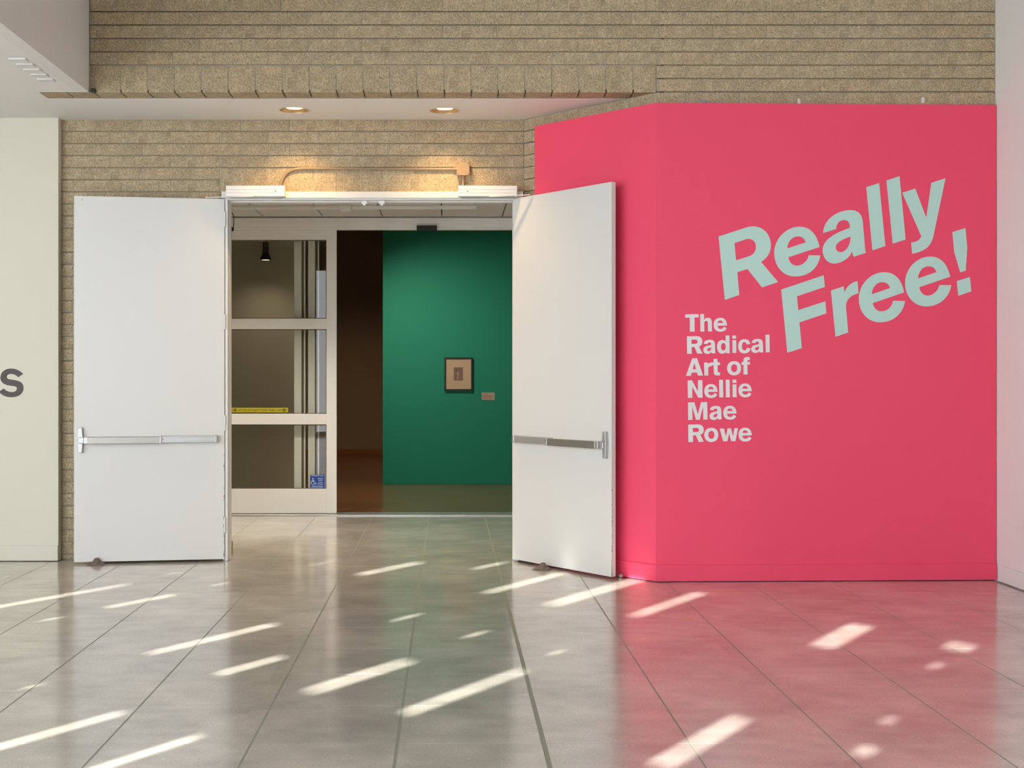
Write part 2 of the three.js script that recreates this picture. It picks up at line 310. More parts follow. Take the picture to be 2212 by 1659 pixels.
{
  const onFloor = (x, y) => { const d = FOCAL * EYE / (y - CY); return [(x - CX) * d / FOCAL, d]; };
  const run = SUN_PLAN[0] * WN[0] + SUN_PLAN[1] * WN[1], slide = SUN_PLAN[0] * WU[0] + SUN_PLAN[1] * WU[1];
  const back = ([x, d]) => { const t = (x * WN[0] + d * WN[1] - W0) / run; return [x * WU[0] + d * WU[1] - t * slide, t * SUN_DROP]; };   // floor point -> [s, height] on the window
  const w = group('window_2', 'slanted frosted window wall with narrow clear slits beside the lobby', 'window', [W0 * WN[0], 0, -W0 * WN[1]], S);
  w.rotation.y = Math.atan2(-0.826, 0.564);
  const s0 = -8.6, s1 = 2.2;
  const shape = new THREE.Shape([[s0, 0.08], [s1, 0.08], [s1, 5.1], [s0, 5.1]].map(([x, y]) => new THREE.Vector2(x, y)));
  const rects = [];
  for (const [ax, ay, bx, by, nx, ny, faint = 1] of STREAKS) {
    const a = back(onFloor(ax, ay)), b = back(onFloor(bx, by)), n = back(onFloor(nx, ny));
    const wide = Math.max(Math.abs(b[0] - a[0]), 0.075) * faint, mid = (a[0] + b[0]) / 2, top = Math.max(a[1], b[1]), low = Math.min(n[1], top - 0.06 * faint);
    const r = [(mid + n[0]) / 2 - wide / 2, (mid + n[0]) / 2 + wide / 2, Math.max(low, 0.12), Math.min(top, 5)];
    if (rects.some((q) => r[0] < q[1] + 0.01 && r[1] > q[0] - 0.01 && r[2] < q[3] + 0.01 && r[3] > q[2] - 0.01)) { console.log('slit skipped', ax, ay); continue; }
    rects.push(r);
    shape.holes.push(new THREE.Path([[r[0], r[2]], [r[0], r[3]], [r[1], r[3]], [r[1], r[2]]].map(([x, y]) => new THREE.Vector2(x, y))));
    const p = new THREE.PlaneGeometry(r[1] - r[0], r[3] - r[2]); p.translate((r[0] + r[1]) / 2, (r[2] + r[3]) / 2, 0);
    mesh('clear_slit', p, M.glass, w);
  }
  mesh('frosted_pane', new THREE.ShapeGeometry(shape), M.frosted, w);
  const fr = [];
  for (const y of [0.05, 5.13]) { const g = new THREE.BoxGeometry(s1 - s0 + 0.1, y < 1 ? 0.1 : 0.14, 0.12); g.translate((s0 + s1) / 2, y, 0); fr.push(g); }
  for (let s = s0; s <= s1 + 0.01; s += (s1 - s0) / 10) { if (rects.some((q) => s > q[0] - 0.05 && s < q[1] + 0.05)) continue; const g = new THREE.BoxGeometry(0.06, 5.2, 0.12); g.translate(s, 2.6, 0); fr.push(g); }
  mesh('mullions', join(fr), M.frameWhite, w);
  const solid = new THREE.BoxGeometry(1.66, ROOF, 0.2); solid.translate(3.03, ROOF / 2, 0.1); mesh('wall_infill', solid, M.concrete, w);
}

// ------------------------------------------------------------ vestibule and gallery shell
const D_SLIDE = 13.86, VEST_TOP = 3.268;
thing('wall_left_vestibule', box(-3.5, -3.3, 0, SOFFIT, 10.76, 14.1), M.whiteWall, 'white left wall inside the vestibule', 'wall', S);
thing('wall_right_vestibule', box(1.5, 1.7, 0, SOFFIT, 10.76, 14.1), M.whiteWall, 'white right wall inside the vestibule', 'wall', S);
{
  const c = group('ceiling', 'panelled pale ceiling of the vestibule behind the doors', 'ceiling', [0, 0, 0], S);
  const joints = [-3.3, -2.67, -2.019, -1.368, -0.717, -0.068, 0.59, 1.24, 1.5];
  for (let i = 0; i + 1 < joints.length; i++) for (const [a, b] of [[10.76, 12.28], [12.288, 13.8]]) mesh('panel', box(joints[i] + 0.006, joints[i + 1] - 0.006, VEST_TOP, VEST_TOP + 0.03, a, b), M.ceilingPanel, c);
  mesh('backing', box(-3.3, 1.5, VEST_TOP + 0.035, VEST_TOP + 0.1, 10.76, 13.8), M.black, c);
}
thing('floor_gallery', (() => { const g = box(-6, 6, -0.05, 0.001, 14.02, 24.4), p = g.attributes.position, uv = g.attributes.uv; for (let q = 0; q < p.count; q++) uv.setXY(q, (p.getX(q) * 0.98 - p.getZ(q) * 0.17) / 2, (-p.getZ(q) * 0.98 - p.getX(q) * 0.17) / 2); return g; })(), M.wood, 'brown wood floor of the gallery beyond the sliding door', 'floor', S);
thing('wall_back_gallery', box(-6, 6, 0, 4.3, 24.2, 24.4), M.brownWall, 'taupe wall far back in the gallery', 'wall', S);
thing('baseboard_back_gallery', box(-6, 6, 0.001, 0.115, 24.18, 24.1995), M.woodTrim, 'orange wood baseboard at the foot of the far gallery wall', 'baseboard', S);
thing('wall_front_green', box(-0.915, 6, 0.003, 4.28, 17.68, 17.9), M.green, 'green painted wall in the gallery behind the framed picture', 'wall', S);
thing('wall_left_taupe', box(-6, -1.855, 0.003, 4.28, 15.6, 15.8), M.olive, 'taupe wall seen through the glass of the sliding door', 'wall', S);
thing('wall_left_gallery', box(-6.2, -6, 0, 4.3, 13.95, 24.4), M.brownWall, 'taupe left side wall of the gallery', 'wall', S);
thing('wall_right_gallery', box(6, 6.2, 0, 4.3, 13.95, 24.4), M.brownWall, 'taupe right side wall of the gallery', 'wall', S);
thing('ceiling', box(-6.2, 6.2, 4.29, 4.5, 13.95, 24.4), M.galleryCeiling, 'pale ceiling of the gallery', 'ceiling', S);
thing('wall_front_gallery', join([box(-6.2, -2.6, 0, 4.3, 13.9, 14.08), box(1.4, 6.2, 0, 4.3, 13.9, 14.08), box(-2.6, 1.4, VEST_TOP, 4.3, 13.9, 14.08)]), M.whiteWall, 'white wall around the sliding door', 'wall', S);
thing('trim_1', rbox(-6, 6, -0.01, 0.012, 13.74, 14.03, 0.004), M.satin, 'aluminium threshold strip under the sliding door', 'threshold', S);
thing('trim_2', rbox(-1.9, -1.842, 0.003, 0.12, 10.765, 10.79, 0.003), M.woodTrim, 'short orange wood baseboard inside the left door jamb', 'baseboard', S);

// ------------------------------------------------------------ door frame
const FD = 10.4;
{
  const f = group('door_frame', 'white steel frame around the open double doorway', 'door frame', [0, 0, 0], S);
  mesh('head_casing', rbox(PX(478, 10.38), PX(1130, 10.38), 2.992, 3.046, 10.38, 10.475, 0.003), M.frameWhite, f);
  mesh('head_rail', rbox(-1.84, 0.582, 2.978, 2.993, 10.395, 10.55, 0.003), M.frameWhite, f);
  mesh('head_stop', rbox(-1.812, 0.535, 2.966, 2.9785, 10.455, 10.53, 0.003), M.frameWhite, f);
  for (const [a, b, s] of [[-1.838, -1.817, 1], [0.545, 0.58, -1]]) {
    mesh('jamb', rbox(a, b, 0.002, 2.9775, 10.4, 10.55, 0.003), M.frameWhite, f);
    mesh('jamb_stop', s > 0 ? rbox(b, b + 0.01, 0.002, 2.9655, 10.455, 10.53, 0.002) : rbox(a - 0.01, a, 0.002, 2.9655, 10.455, 10.53, 0.002), M.frameWhite, f);
    mesh('casing', s > 0 ? rbox(-1.868, -1.8385, 0.002, 2.9915, 10.44, 10.478, 0.002) : rbox(0.5805, 0.606, 0.002, 2.9915, 10.44, 10.478, 0.002), M.frameWhite, f);
  }
  for (const x of [787, 825]) { const g = join([rbox(PX(x - 6.5, 10.44), PX(x + 6.5, 10.44), 2.952, 2.978, 10.43, 10.452, 0.004), rbox(PX(x - 3, 10.44), PX(x + 3, 10.44), 2.938, 2.955, 10.432, 10.45, 0.004)]); mesh('strike', g, M.operatorWhite, f); }
}

// ------------------------------------------------------------ hinged doors with panic bars
function panicBar(parent, w) {                               // local x from hinge to free edge, +z towards the viewer of the bar
  const p = new THREE.Group(); p.name = 'panic_bar'; parent.add(p);
  const yc = 1.009, R = (x0, x1, y0, y1, z0, z1, r = 0.003) => { const g = new RoundedBoxGeometry(x1 - x0, y1 - y0, z1 - z0, 2, Math.min(r, (x1 - x0) / 2.1, (y1 - y0) / 2.1, (z1 - z0) / 2.1)); g.translate((x0 + x1) / 2, (y0 + y1) / 2, (z0 + z1) / 2); return g; };
  const k = w / 1.21;
  mesh('mounting_rail', join([R(0.085 * k, 0.51 * k, yc - 0.025, yc + 0.029, 0.001, 0.052), R(0.085 * k, 0.51 * k, yc - 0.012, yc + 0.016, 0.05, 0.0555, 0.002)]), M.satin, p);
  mesh('end_cap', R(0.058 * k, 0.086 * k, yc - 0.028, yc + 0.032, 0.001, 0.058, 0.006), M.satin, p);
  mesh('touch_bar', R(0.522 * k, 1.092 * k, yc - 0.03, yc + 0.026, 0.03, 0.068, 0.004), M.steel, p);
  mesh('bar_backing', R(0.5 * k, 1.14 * k, yc - 0.024, yc + 0.022, 0.001, 0.034), M.anodised, p);
  mesh('joint_clip', R(0.507 * k, 0.524 * k, yc - 0.031, yc + 0.03, 0.001, 0.07, 0.004), M.satin, p);
  mesh('latch_head', join([R(1.09 * k, 1.125 * k, yc - 0.028, yc + 0.026, 0.01, 0.066, 0.004), R(1.125 * k, 1.17 * k, yc - 0.027, yc + 0.024, 0.001, 0.054, 0.006)]), M.satin, p);
  const sh = new THREE.Shape([[-0.011, 0.098], [0.011, 0.098], [0.017, 0.03], [0.017, -0.03], [0.011, -0.098], [-0.011, -0.098], [-0.017, -0.03], [-0.017, 0.03]].map(([x, y]) => new THREE.Vector2(x, y)));
  const g = new THREE.ExtrudeGeometry(sh, { depth: 0.026, bevelEnabled: true, bevelSize: 0.003, bevelThickness: 0.003, bevelSegments: 2 }); g.translate(1.157 * k, yc, 0.003);
  mesh('latch_case', g, M.satin, p);
  const sc = cyl(0.004, 0.004, 0.003, 12); sc.rotateX(Math.PI / 2); sc.translate(0.55 * k - 0.055, yc + 0.005, 0.0565); mesh('screw', sc, M.black, p);
}
function doorLeaf(name, label, hinge, dir, w, side) {
  const o = group(name, label, 'door', [hinge[0], 0, -hinge[1]], S);
  const T = 0.045, sgn = side;                               // side: +1 the leaf runs to +x, -1 to -x as seen from the barred face
  o.rotation.y = Math.atan2(dir[1], dir[0]);                 // local x runs from hinge to free edge (z = -d)
  const f = sgn;                                             // barred face lies at local z = 0, leaf behind it
  const slab = new RoundedBoxGeometry(w, 2.968, T, 2, 0.0025); slab.translate(w / 2, 0.019 + 2.968 / 2, -f * T / 2);
  mesh('leaf', slab, M.doorWhite, o);
  const front = new THREE.Group(); front.name = 'barred_face';
  const holder = new THREE.Object3D();
  panicBar(holder, w);
  const bar = holder.children[0];
  if (f < 0) { bar.scale.z = -1; }
  o.add(bar);
  for (const y of [0.3, 1.14, 1.975, 2.82]) { const g = join([cyl(0.0075, 0.0075, 0.125, 12).translate(f < 0 ? -0.002 : 0.01, y, f < 0 ? f * 0.004 : -T - 0.004), (() => { const q = new THREE.BoxGeometry(0.003, 0.12, 0.038); q.translate(-0.0025, y, -f * 0.022); return q; })()]); mesh('hinge', g, M.frameWhite, o); }
  return o;
}
const hingeL = [-1.842, 10.395], freeL = [-3.03, 10.215];
const hingeR = [0.532, 10.393], freeR = [1.226, 9.47];
const unit = (a, b) => { const v = [b[0] - a[0], b[1] - a[1]], l = Math.hypot(...v); return [v[0] / l, v[1] / l, l]; };
const uL = unit(hingeL, freeL), uR = unit(hingeR, freeR);
const doorL = doorLeaf('door_1', 'white door leaf folded flat against the brick beside the cream wall', hingeL, [uL[0], uL[1]], uL[2], -1);
const doorR = doorLeaf('door_2', 'white door leaf standing open in front of the pink wall', hingeR, [uR[0], uR[1]], uR[2], 1);
{ // pull bolts on the far face of the right leaf, small screw head on the left one
  for (const y of [0.962, 1.035]) { const g = cyl(0.011, 0.011, 0.035, 14); g.rotateX(Math.PI / 2); g.translate(uR[2] - 0.05, y, -0.062); mesh('pull_bolt', g, M.steel, doorR); }
  const pl = new RoundedBoxGeometry(0.05, 0.3, 0.008, 2, 0.003); pl.translate(uR[2] - 0.05, 1.0, -0.0492); mesh('pull_plate', pl, M.steel, doorR);
  const g = cyl(0.0035, 0.0035, 0.003, 10); g.rotateX(Math.PI / 2); g.translate(uL[2] - 0.065, 2.955, -0.001); mesh('screw', g, M.black, doorL);
}
{ // chipped paint along the door edges
  const chips = (list) => join(list.map(([x, y, z, w, h, t]) => { const g = new THREE.BoxGeometry(w, h, t); g.translate(x, y, z); return g; }));
  const a = [], b = [];
  for (let i = 0; i < 26; i++) { const y = 0.03 + Math.pow(rnd(), 1.5) * 0.75; a.push([uR[2] + 0.0002, y, -0.003 - rnd() * 0.005, 0.0008, 0.005 + rnd() * 0.022, 0.002 + rnd() * 0.004]); }
  mesh('paint_chips', chips(a), M.gasket, doorR);
  for (let i = 0; i < 22; i++) { const y = 0.05 + Math.pow(rnd(), 1.4) * 0.85; b.push([0.004 + rnd() * 0.004, y, -0.0002, 0.002 + rnd() * 0.003, 0.005 + rnd() * 0.018, 0.0008]); }
  mesh('paint_chips', chips(b), M.gasket, doorL);
}
{ // closers above the doors
  for (const [x0, x1, label, dotx, arm] of [
    [PX(489, 10.33), PX(616, 10.33), 'white door operator box over the leaf folded against the brick', PX(596, 10.33), [[PX(548, 10.3), 10.3], [-1.99, 10.345]]],
    [PX(990, 10.33), PX(1117, 10.33), 'white door operator box over the leaf in front of the pink wall', PX(1010, 10.33), [[PX(1058, 10.3), 10.3], [0.66, 10.19]]]]) {
    const o = group('door_operator', label, 'door operator', [(x0 + x1) / 2, 3.0, -10.355], { group: 'door operators on the head of the doorway' });
    const W = x1 - x0, B = (a, b, y0, y1, z0, z1, r = 0.003) => { const g = new RoundedBoxGeometry(b - a, y1 - y0, z1 - z0, 2, r); g.translate((a + b) / 2, (y0 + y1) / 2, (z0 + z1) / 2); return g; };
    const cover = [];
    for (const [y0, y1] of [[-0.004, 0.022], [0.0235, 0.049], [0.0505, 0.083]]) cover.push(B(-W / 2, W / 2, y0, y1, -0.02, 0.05));
    cover.push(B(-W / 2 + 0.001, W / 2 - 0.001, -0.003, 0.082, -0.0248, 0.046));
    const lid = mesh('cover', join(cover), M.operatorWhite, o);
    const pl = B(-W / 2 + 0.02, W / 2 - 0.02, -0.0105, -0.0045, -0.02, 0.04, 0.002); mesh('base_plate', pl, M.satin, o);
    const dot = cyl(0.0045, 0.0045, 0.003, 12); dot.rotateX(Math.PI / 2); dot.translate(dotx - (x0 + x1) / 2, 0.037, 0.051); mesh('screw', dot, M.black, lid);
    const [p, q] = arm, L = Math.hypot(q[0] - p[0], q[1] - p[1]), a = new RoundedBoxGeometry(L, 0.006, 0.022, 2, 0.0025); a.rotateY(Math.atan2(q[1] - p[1], q[0] - p[0])); a.translate((p[0] + q[0]) / 2 - (x0 + x1) / 2, -0.0085, -(p[1] + q[1]) / 2 + 10.355);
    mesh('arm', a, M.operatorWhite, o);
  }
}
{ // conduit and junction box
  const c = group('conduit', 'tan conduit bent from the operator box up to the junction box', 'conduit', [0, 0, 0]);
  const dc = 10.464, y = PY(364, dc), xb = PX(605, dc);
  const path = new THREE.CurvePath();
  const v = (x, yy) => new THREE.Vector3(x, yy, -dc);
  path.add(new THREE.LineCurve3(v(xb, 3.07), v(xb + 0.008, 3.12)));
  path.add(new THREE.CubicBezierCurve3(v(xb + 0.008, 3.12), v(xb + 0.025, 3.2), v(xb + 0.07, y), v(xb + 0.19, y)));
  path.add(new THREE.LineCurve3(v(xb + 0.19, y), v(PX(988, dc), y - 0.006)));
  mesh('tube', new THREE.TubeGeometry(path, 90, 0.0115, 12), M.conduit, c);
  mesh('connector', (() => { const g = cyl(0.016, 0.016, 0.03, 14); g.rotateZ(Math.PI / 2); g.translate(PX(983, dc), y - 0.006, -dc); return g; })(), M.conduit, c);
  const j = group('junction_box', 'square tan junction box at the end of the conduit', 'junction box', [PX(1000.5, 10.42), PY(364.5, 10.42), -10.478]);
  mesh('body', (() => { const g = new RoundedBoxGeometry(0.1, 0.104, 0.05, 2, 0.004); g.translate(0, 0, 0.026); return g; })(), M.conduit, j);
  const lid = mesh('cover', (() => { const s = new THREE.Shape(); const a = 0.052, b = 0.008; s.moveTo(-a + b, -a); s.lineTo(a - b, -a); s.lineTo(a, -a + b); s.lineTo(a, a - b); s.lineTo(a - b, a); s.lineTo(-a + b, a); s.lineTo(-a, a - b); s.lineTo(-a, -a + b); s.closePath(); const g = new THREE.ExtrudeGeometry(s, { depth: 0.003, bevelEnabled: true, bevelSize: 0.001, bevelThickness: 0.001, bevelSegments: 1 }); g.translate(0, 0, 0.052); return g; })(), M.conduit, j);
  for (const [sx, sy] of [[-1, -1], [1, -1], [-1, 1], [1, 1]]) mesh('screw', (() => { const g = cyl(0.004, 0.004, 0.002, 10); g.rotateX(Math.PI / 2); g.translate(sx * 0.043, sy * 0.044, 0.0565); return g; })(), M.black, lid);
  mesh('nipple', (() => { const g = cyl(0.0115, 0.0115, 0.15, 12); g.translate(0, -0.115, 0.018); return g; })(), M.conduit, j);
}

// ------------------------------------------------------------ recessed downlights
const WARM = lin(1, 0.62, 0.27);
M.lampGlow = new THREE.MeshStandardMaterial({ name: 'lit_lamp_lens', color: lin(0.9, 0.85, 0.75), emissive: lin(1, 0.78, 0.5), emissiveIntensity: 3.2, roughness: 0.4 });
function downlight(x, y, d, label, power, angle, grp, tint = WARM) {
  const o = group('downlight', label, 'downlight', [x, y, -d], { group: grp });
  mesh('trim_ring', new THREE.LatheGeometry([[0.116, 0.002], [0.116, -0.0015], [0.128, -0.003], [0.132, -0.0005]].map(([a, b]) => new THREE.Vector2(a, b)), 48), M.frameWhite, o);
  mesh('reflector', new THREE.LatheGeometry([[0.1165, -0.001], [0.112, 0.012], [0.1, 0.028], [0.06, 0.034]].map(([a, b]) => new THREE.Vector2(a, b)), 48), M.reflector, o);
  const lens = cyl(0.066, 0.066, 0.008, 32); lens.translate(0, 0.024, 0); mesh('lamp', lens, M.lampGlow, o);
  const can = cyl(0.125, 0.125, 0.13, 32, true); can.translate(0, 0.075, 0); mesh('can', can, M.black, o);
  const s = new THREE.SpotLight(tint, power, 0, angle, 0.75, 2); s.position.set(0, 0.014, 0); s.target.position.set(0, -1, 0); s.castShadow = true; s.shadow.radius = 2.2; s.name = 'lamp_light';
  o.add(s, s.target);
}
downlight(DOWNLIGHTS[0][0], SOFFIT, DOWNLIGHTS[0][1], 'lit recessed downlight above the conduit bend', 4.8, 1.02, 'soffit downlights');
downlight(DOWNLIGHTS[1][0], SOFFIT, DOWNLIGHTS[1][1], 'lit recessed downlight above the junction box', 4.8, 1.02, 'soffit downlights');

// ------------------------------------------------------------ automatic sliding door
{
  const o = group('door_3', 'aluminium automatic sliding door with three glass panes', 'sliding door', [0, 0, 0], S);
  const d = D_SLIDE, xl = -2.52, xr = PX(727, d), gl = -2.405, gr = PX(705, d);
  const rails = [[497, 518, 'top_rail'], [688, 711, 'middle_rail'], [894, 917, 'middle_rail'], [1056, 1110.5, 'bottom_rail']];
  mesh('stile', rbox(gr, xr, 0.016, PY(497, d), d, d + 0.045, 0.004), M.anodised, o);
  mesh('stile', rbox(xl, gl, 0.016, PY(497, d), d, d + 0.045, 0.004), M.anodised, o);
  for (const [a, b, n] of rails) mesh(n, rbox(gl - 0.001, gr + 0.001, Math.max(PY(b, d), 0.016), PY(a, d), d + 0.0006, d + 0.0444, 0.004), M.anodised, o);
  for (let i = 0; i < 3; i++) {
    const top = PY(rails[i][1], d), low = PY(rails[i + 1][0], d);
    const p = new THREE.PlaneGeometry(gr - gl, top - low); p.translate((gl + gr) / 2, (top + low) / 2, -d - 0.022); mesh('pane', p, M.tinted, o);
    mesh('gasket', join([box(gl, gr, top - 0.009, top, d + 0.012, d + 0.034), box(gl, gr, low, low + 0.007, d + 0.012, d + 0.034), box(gr - 0.007, gr, low, top, d + 0.012, d + 0.034)]), M.gasket, o);
  }
  // second leaf parked behind
  const e = 14.0;
  for (const [a, b] of [[636, 652], [666, 681]]) mesh('rear_stile', rbox(PX(a, e), PX(b, e), 0.014, 3.12, e - 0.03, e + 0.02, 0.004), M.frameWhite, o);
  for (const [a, b] of [[657, 660], [687, 689.5]]) mesh('rear_bead', box(PX(a, e), PX(b, e), 0.014, 3.12, e - 0.02, e + 0.01), M.frameWhite, o);
  mesh('rear_gasket', join([box(PX(652.3, e), PX(656.7, e), 0.014, 3.12, e - 0.012, e + 0.012), box(PX(681.3, e), PX(686.7, e), 0.014, 3.12, e - 0.012, e + 0.012)]), M.gasket, o);
  // header
  mesh('header', join([rbox(-2.62, 1.42, PY(484, 13.78), PY(470.5, 13.78), 13.78, 13.9, 0.004), rbox(-2.62, 1.42, PY(491.5, 13.8), PY(484, 13.8), 13.795, 13.9, 0.003)]), M.anodised, o);
  mesh('header_lip', rbox(-2.62, 1.42, PY(496, 13.82), PY(492, 13.82), 13.815, 13.9, 0.003), M.anodised, o);
  mesh('sensor', rbox(PX(900, 13.76), PX(944, 13.76), PY(497, 13.76), PY(487, 13.76), 13.75, 13.8, 0.004), M.black, o);
}
thing('ceiling_raceway', join([rbox(-2.65, PX(1029, 12.91), VEST_TOP - 0.036, VEST_TOP - 0.001, 12.89, 12.93, 0.004), rbox(PX(735, 12.88), PX(759, 12.88), VEST_TOP - 0.056, VEST_TOP - 0.001, 12.86, 12.96, 0.004)]), M.operatorWhite, 'white surface raceway with a small box on the vestibule ceiling', 'raceway');
{
  const c = group('cable', 'short black cable and plug hanging inside the left jamb', 'cable', [0, 0, 0]);
  const dd = 10.7, v = (x, y) => new THREE.Vector3(PX(x, dd), PY(y, dd), -dd);
  mesh('cord', new THREE.TubeGeometry(new THREE.CatmullRomCurve3([v(497, 459), v(502, 461), v(504.5, 467), v(505, 480), v(504, 493)]), 30, 0.0035, 8), M.black, c);
  mesh('plug', rbox(PX(497, dd), PX(505, dd), PY(499, dd), PY(491, dd), dd - 0.012, dd + 0.012, 0.004), M.black, c);
}

// ------------------------------------------------------------ stickers, picture, label
function canvasTexture(w, h, draw) { const c = document.createElement('canvas'); c.width = w; c.height = h; draw(c.getContext('2d'), w, h); const t = new THREE.CanvasTexture(c); t.colorSpace = THREE.SRGBColorSpace; t.magFilter = THREE.LinearFilter; return t; }
function plate(x0, x1, y0, y1, d, t) { const g = new THREE.BoxGeometry(x1 - x0, y1 - y0, t); g.translate((x0 + x1) / 2, (y0 + y1) / 2, -d + t / 2); return g; }
function printed(name, label, category, x0, x1, y0, y1, d, t, tex, side, rough = 0.5) {
  const edge = new THREE.MeshStandardMaterial({ name: name + '_edge', color: side, roughness: rough }), face = new THREE.MeshStandardMaterial({ name: name + '_print', map: tex, roughness: rough });
  return thing(name, plate(x0, x1, y0, y1, d, t), [edge, edge, edge, edge, face, edge], label, category);
}
printed('warning_sticker', 'long yellow warning sticker low on the middle pane of the sliding door', 'sticker', PX(499, 13.88), PX(622.5, 13.88), PY(890.5, 13.88), PY(881, 13.88), 13.879, 0.001,
  canvasTexture(1300, 100, (c, w, h) => {
    c.fillStyle = '#c9bd1c'; c.fillRect(0, 0, w, h); c.fillStyle = '#2b2a12'; c.strokeStyle = '#2b2a12'; c.lineWidth = 13;
    for (let i = 0; i < 5; i++) { c.lineWidth = 6 + i * 3; c.beginPath(); c.moveTo(34 + i * 21, 16); c.quadraticCurveTo(16 + i * 21, 50, 34 + i * 21, 84); c.stroke(); c.beginPath(); c.moveTo(w - 34 - i * 21, 16); c.quadraticCurveTo(w - 16 - i * 21, 50, w - 34 - i * 21, 84); c.stroke(); }
    c.font = 'bold 72px sans-serif'; c.textBaseline = 'middle'; const text = 'CAUTION AUTOMATIC DOOR STAND CLEAR', m = c.measureText(text).width; c.save(); c.translate(137, 53); c.scale((w - 274) / m, 1); c.fillText(text, 0, 0); c.restore();
  }), lin(0.55, 0.5, 0.02));
printed('access_sticker', 'square blue wheelchair access sticker on the bottom pane of the sliding door', 'sticker', PX(670, 13.88), PX(701, 13.88), PY(1056, 13.88), PY(1025.5, 13.88), 13.879, 0.001,
  canvasTexture(512, 512, (c, w, h) => {
    c.fillStyle = '#1d4aa6'; c.fillRect(0, 0, w, h); c.fillStyle = '#e9edf2'; c.strokeStyle = '#e9edf2'; c.textAlign = 'center';
    const fit = (t, y, px, x, max) => { c.font = `bold ${px}px sans-serif`; const m = c.measureText(t).width; c.save(); c.translate(x, y); c.scale(Math.min(1, max / m), 1); c.fillText(t, 0, 0); c.restore(); };
    fit('THE SYMBOL OF ACCESS', 48, 42, 256, 440);
    fit('Indicates', 152, 44, 365, 190); fit('ACCESS', 216, 44, 365, 180); fit('for the', 286, 44, 365, 150); fit('DISABLED', 352, 44, 365, 220);
    fit('PLEASE HELP ELIMINATE', 425, 36, 256, 390); fit('ARCHITECTURAL BARRIERS', 463, 36, 256, 430); fit('THANK YOU', 500, 26, 256, 110);
    c.lineWidth = 17; c.lineCap = 'round'; c.lineJoin = 'round';
    c.beginPath(); c.arc(97, 138, 21, 0, 7); c.fill();
    c.beginPath(); c.moveTo(97, 165); c.lineTo(103, 262); c.lineTo(163, 262); c.lineTo(196, 335); c.lineTo(222, 324); c.stroke();
    c.beginPath(); c.moveTo(101, 208); c.lineTo(150, 208); c.stroke();
    c.beginPath(); c.arc(103, 290, 68, -1.95, 2.75 - Math.PI * 0.75, true); c.stroke();
  }), lin(0.012, 0.07, 0.38));
{
  const D = 17.68, x0 = PX(960, D - 0.03), x1 = PX(1020.5, D - 0.03), y1 = PY(772, D - 0.03), y0 = PY(843.5, D - 0.03), xm = (x0 + x1) / 2, ym = (y0 + y1) / 2, b = 0.019;
  const o = group('framed_picture', 'small framed drawing on cream paper hanging on the green wall', 'picture', [xm, ym, -D]);
  const w = (x1 - x0) / 2, h = (y1 - y0) / 2, B = (a, c, e, f, z0, z1) => { const g = new RoundedBoxGeometry(c - a, f - e, z1 - z0, 2, 0.0025); g.translate((a + c) / 2, (e + f) / 2, (z0 + z1) / 2); return g; };
  for (const [a, c, e, f] of [[-w, w, h - b, h], [-w, w, -h, -h + b], [-w, -w + b, -h + b, h - b], [w - b, w, -h + b, h - b]]) mesh('frame_rail', B(a, c, e, f, 0.002, 0.034), M.black, o);
  const tex = canvasTexture(520, 640, (c, W, H) => {
    c.fillStyle = '#c9a988'; c.fillRect(0, 0, W, H);
    for (let i = 0; i < 900; i++) { c.fillStyle = `rgba(${150 + rnd() * 60},${110 + rnd() * 50},${80 + rnd() * 40},0.10)`; c.fillRect(rnd() * W, rnd() * H, 6 + rnd() * 30, 3 + rnd() * 18); }
    c.fillStyle = '#8a6a58'; c.fillRect(165, 180, 190, 280);
    c.strokeStyle = 'rgba(60,40,35,0.55)'; c.lineWidth = 3;
    for (let i = 0; i < 120; i++) { const x = 168 + rnd() * 160, y = 184 + rnd() * 250; c.beginPath(); c.moveTo(x, y); c.quadraticCurveTo(x + rnd() * 40 - 10, y + rnd() * 30 - 15, Math.min(352, x + rnd() * 30), Math.min(456, y + rnd() * 34)); c.stroke(); }
    c.fillStyle = 'rgba(220,190,165,0.5)'; c.fillRect(242, 300, 22, 130); c.fillRect(225, 280, 34, 40);
  });
  const pg = new THREE.BoxGeometry(2 * (w - b), 2 * (h - b), 0.004); pg.translate(0, 0, 0.018);
  const edge = new THREE.MeshStandardMaterial({ name: 'paper_edge', color: lin(0.55, 0.4, 0.25), roughness: 0.9 });
  mesh('paper', pg, [edge, edge, edge, edge, new THREE.MeshStandardMaterial({ name: 'drawing_paper', map: tex, roughness: 0.9 }), edge], o);
  const gp = new THREE.PlaneGeometry(2 * (w - b), 2 * (h - b)); gp.translate(0, 0, 0.027); mesh('glazing', gp, M.glass, o);
}
printed('wall_label', 'small beige text card on the green wall beside the framed drawing', 'label', PX(1040.5, 17.68), PX(1068.5, 17.68), PY(864, 17.68), PY(848, 17.68), 17.679, 0.004,
  canvasTexture(512, 300, (c, w, h) => { c.fillStyle = '#b79f8a'; c.fillRect(0, 0, w, h); c.fillStyle = '#6f5c4f'; const bar = (x, y, l, t) => { for (let q = x; q < x + l;) { const n = 12 + rnd() * 34; c.fillRect(q, y, Math.min(n, x + l - q), t); q += n + 7; } }; bar(40, 40, 190, 12); for (let i = 0; i < 9; i++) bar(40, 92 + i * 19, 400 - rnd() * 30, 7); }), lin(0.4, 0.3, 0.22), 0.9);

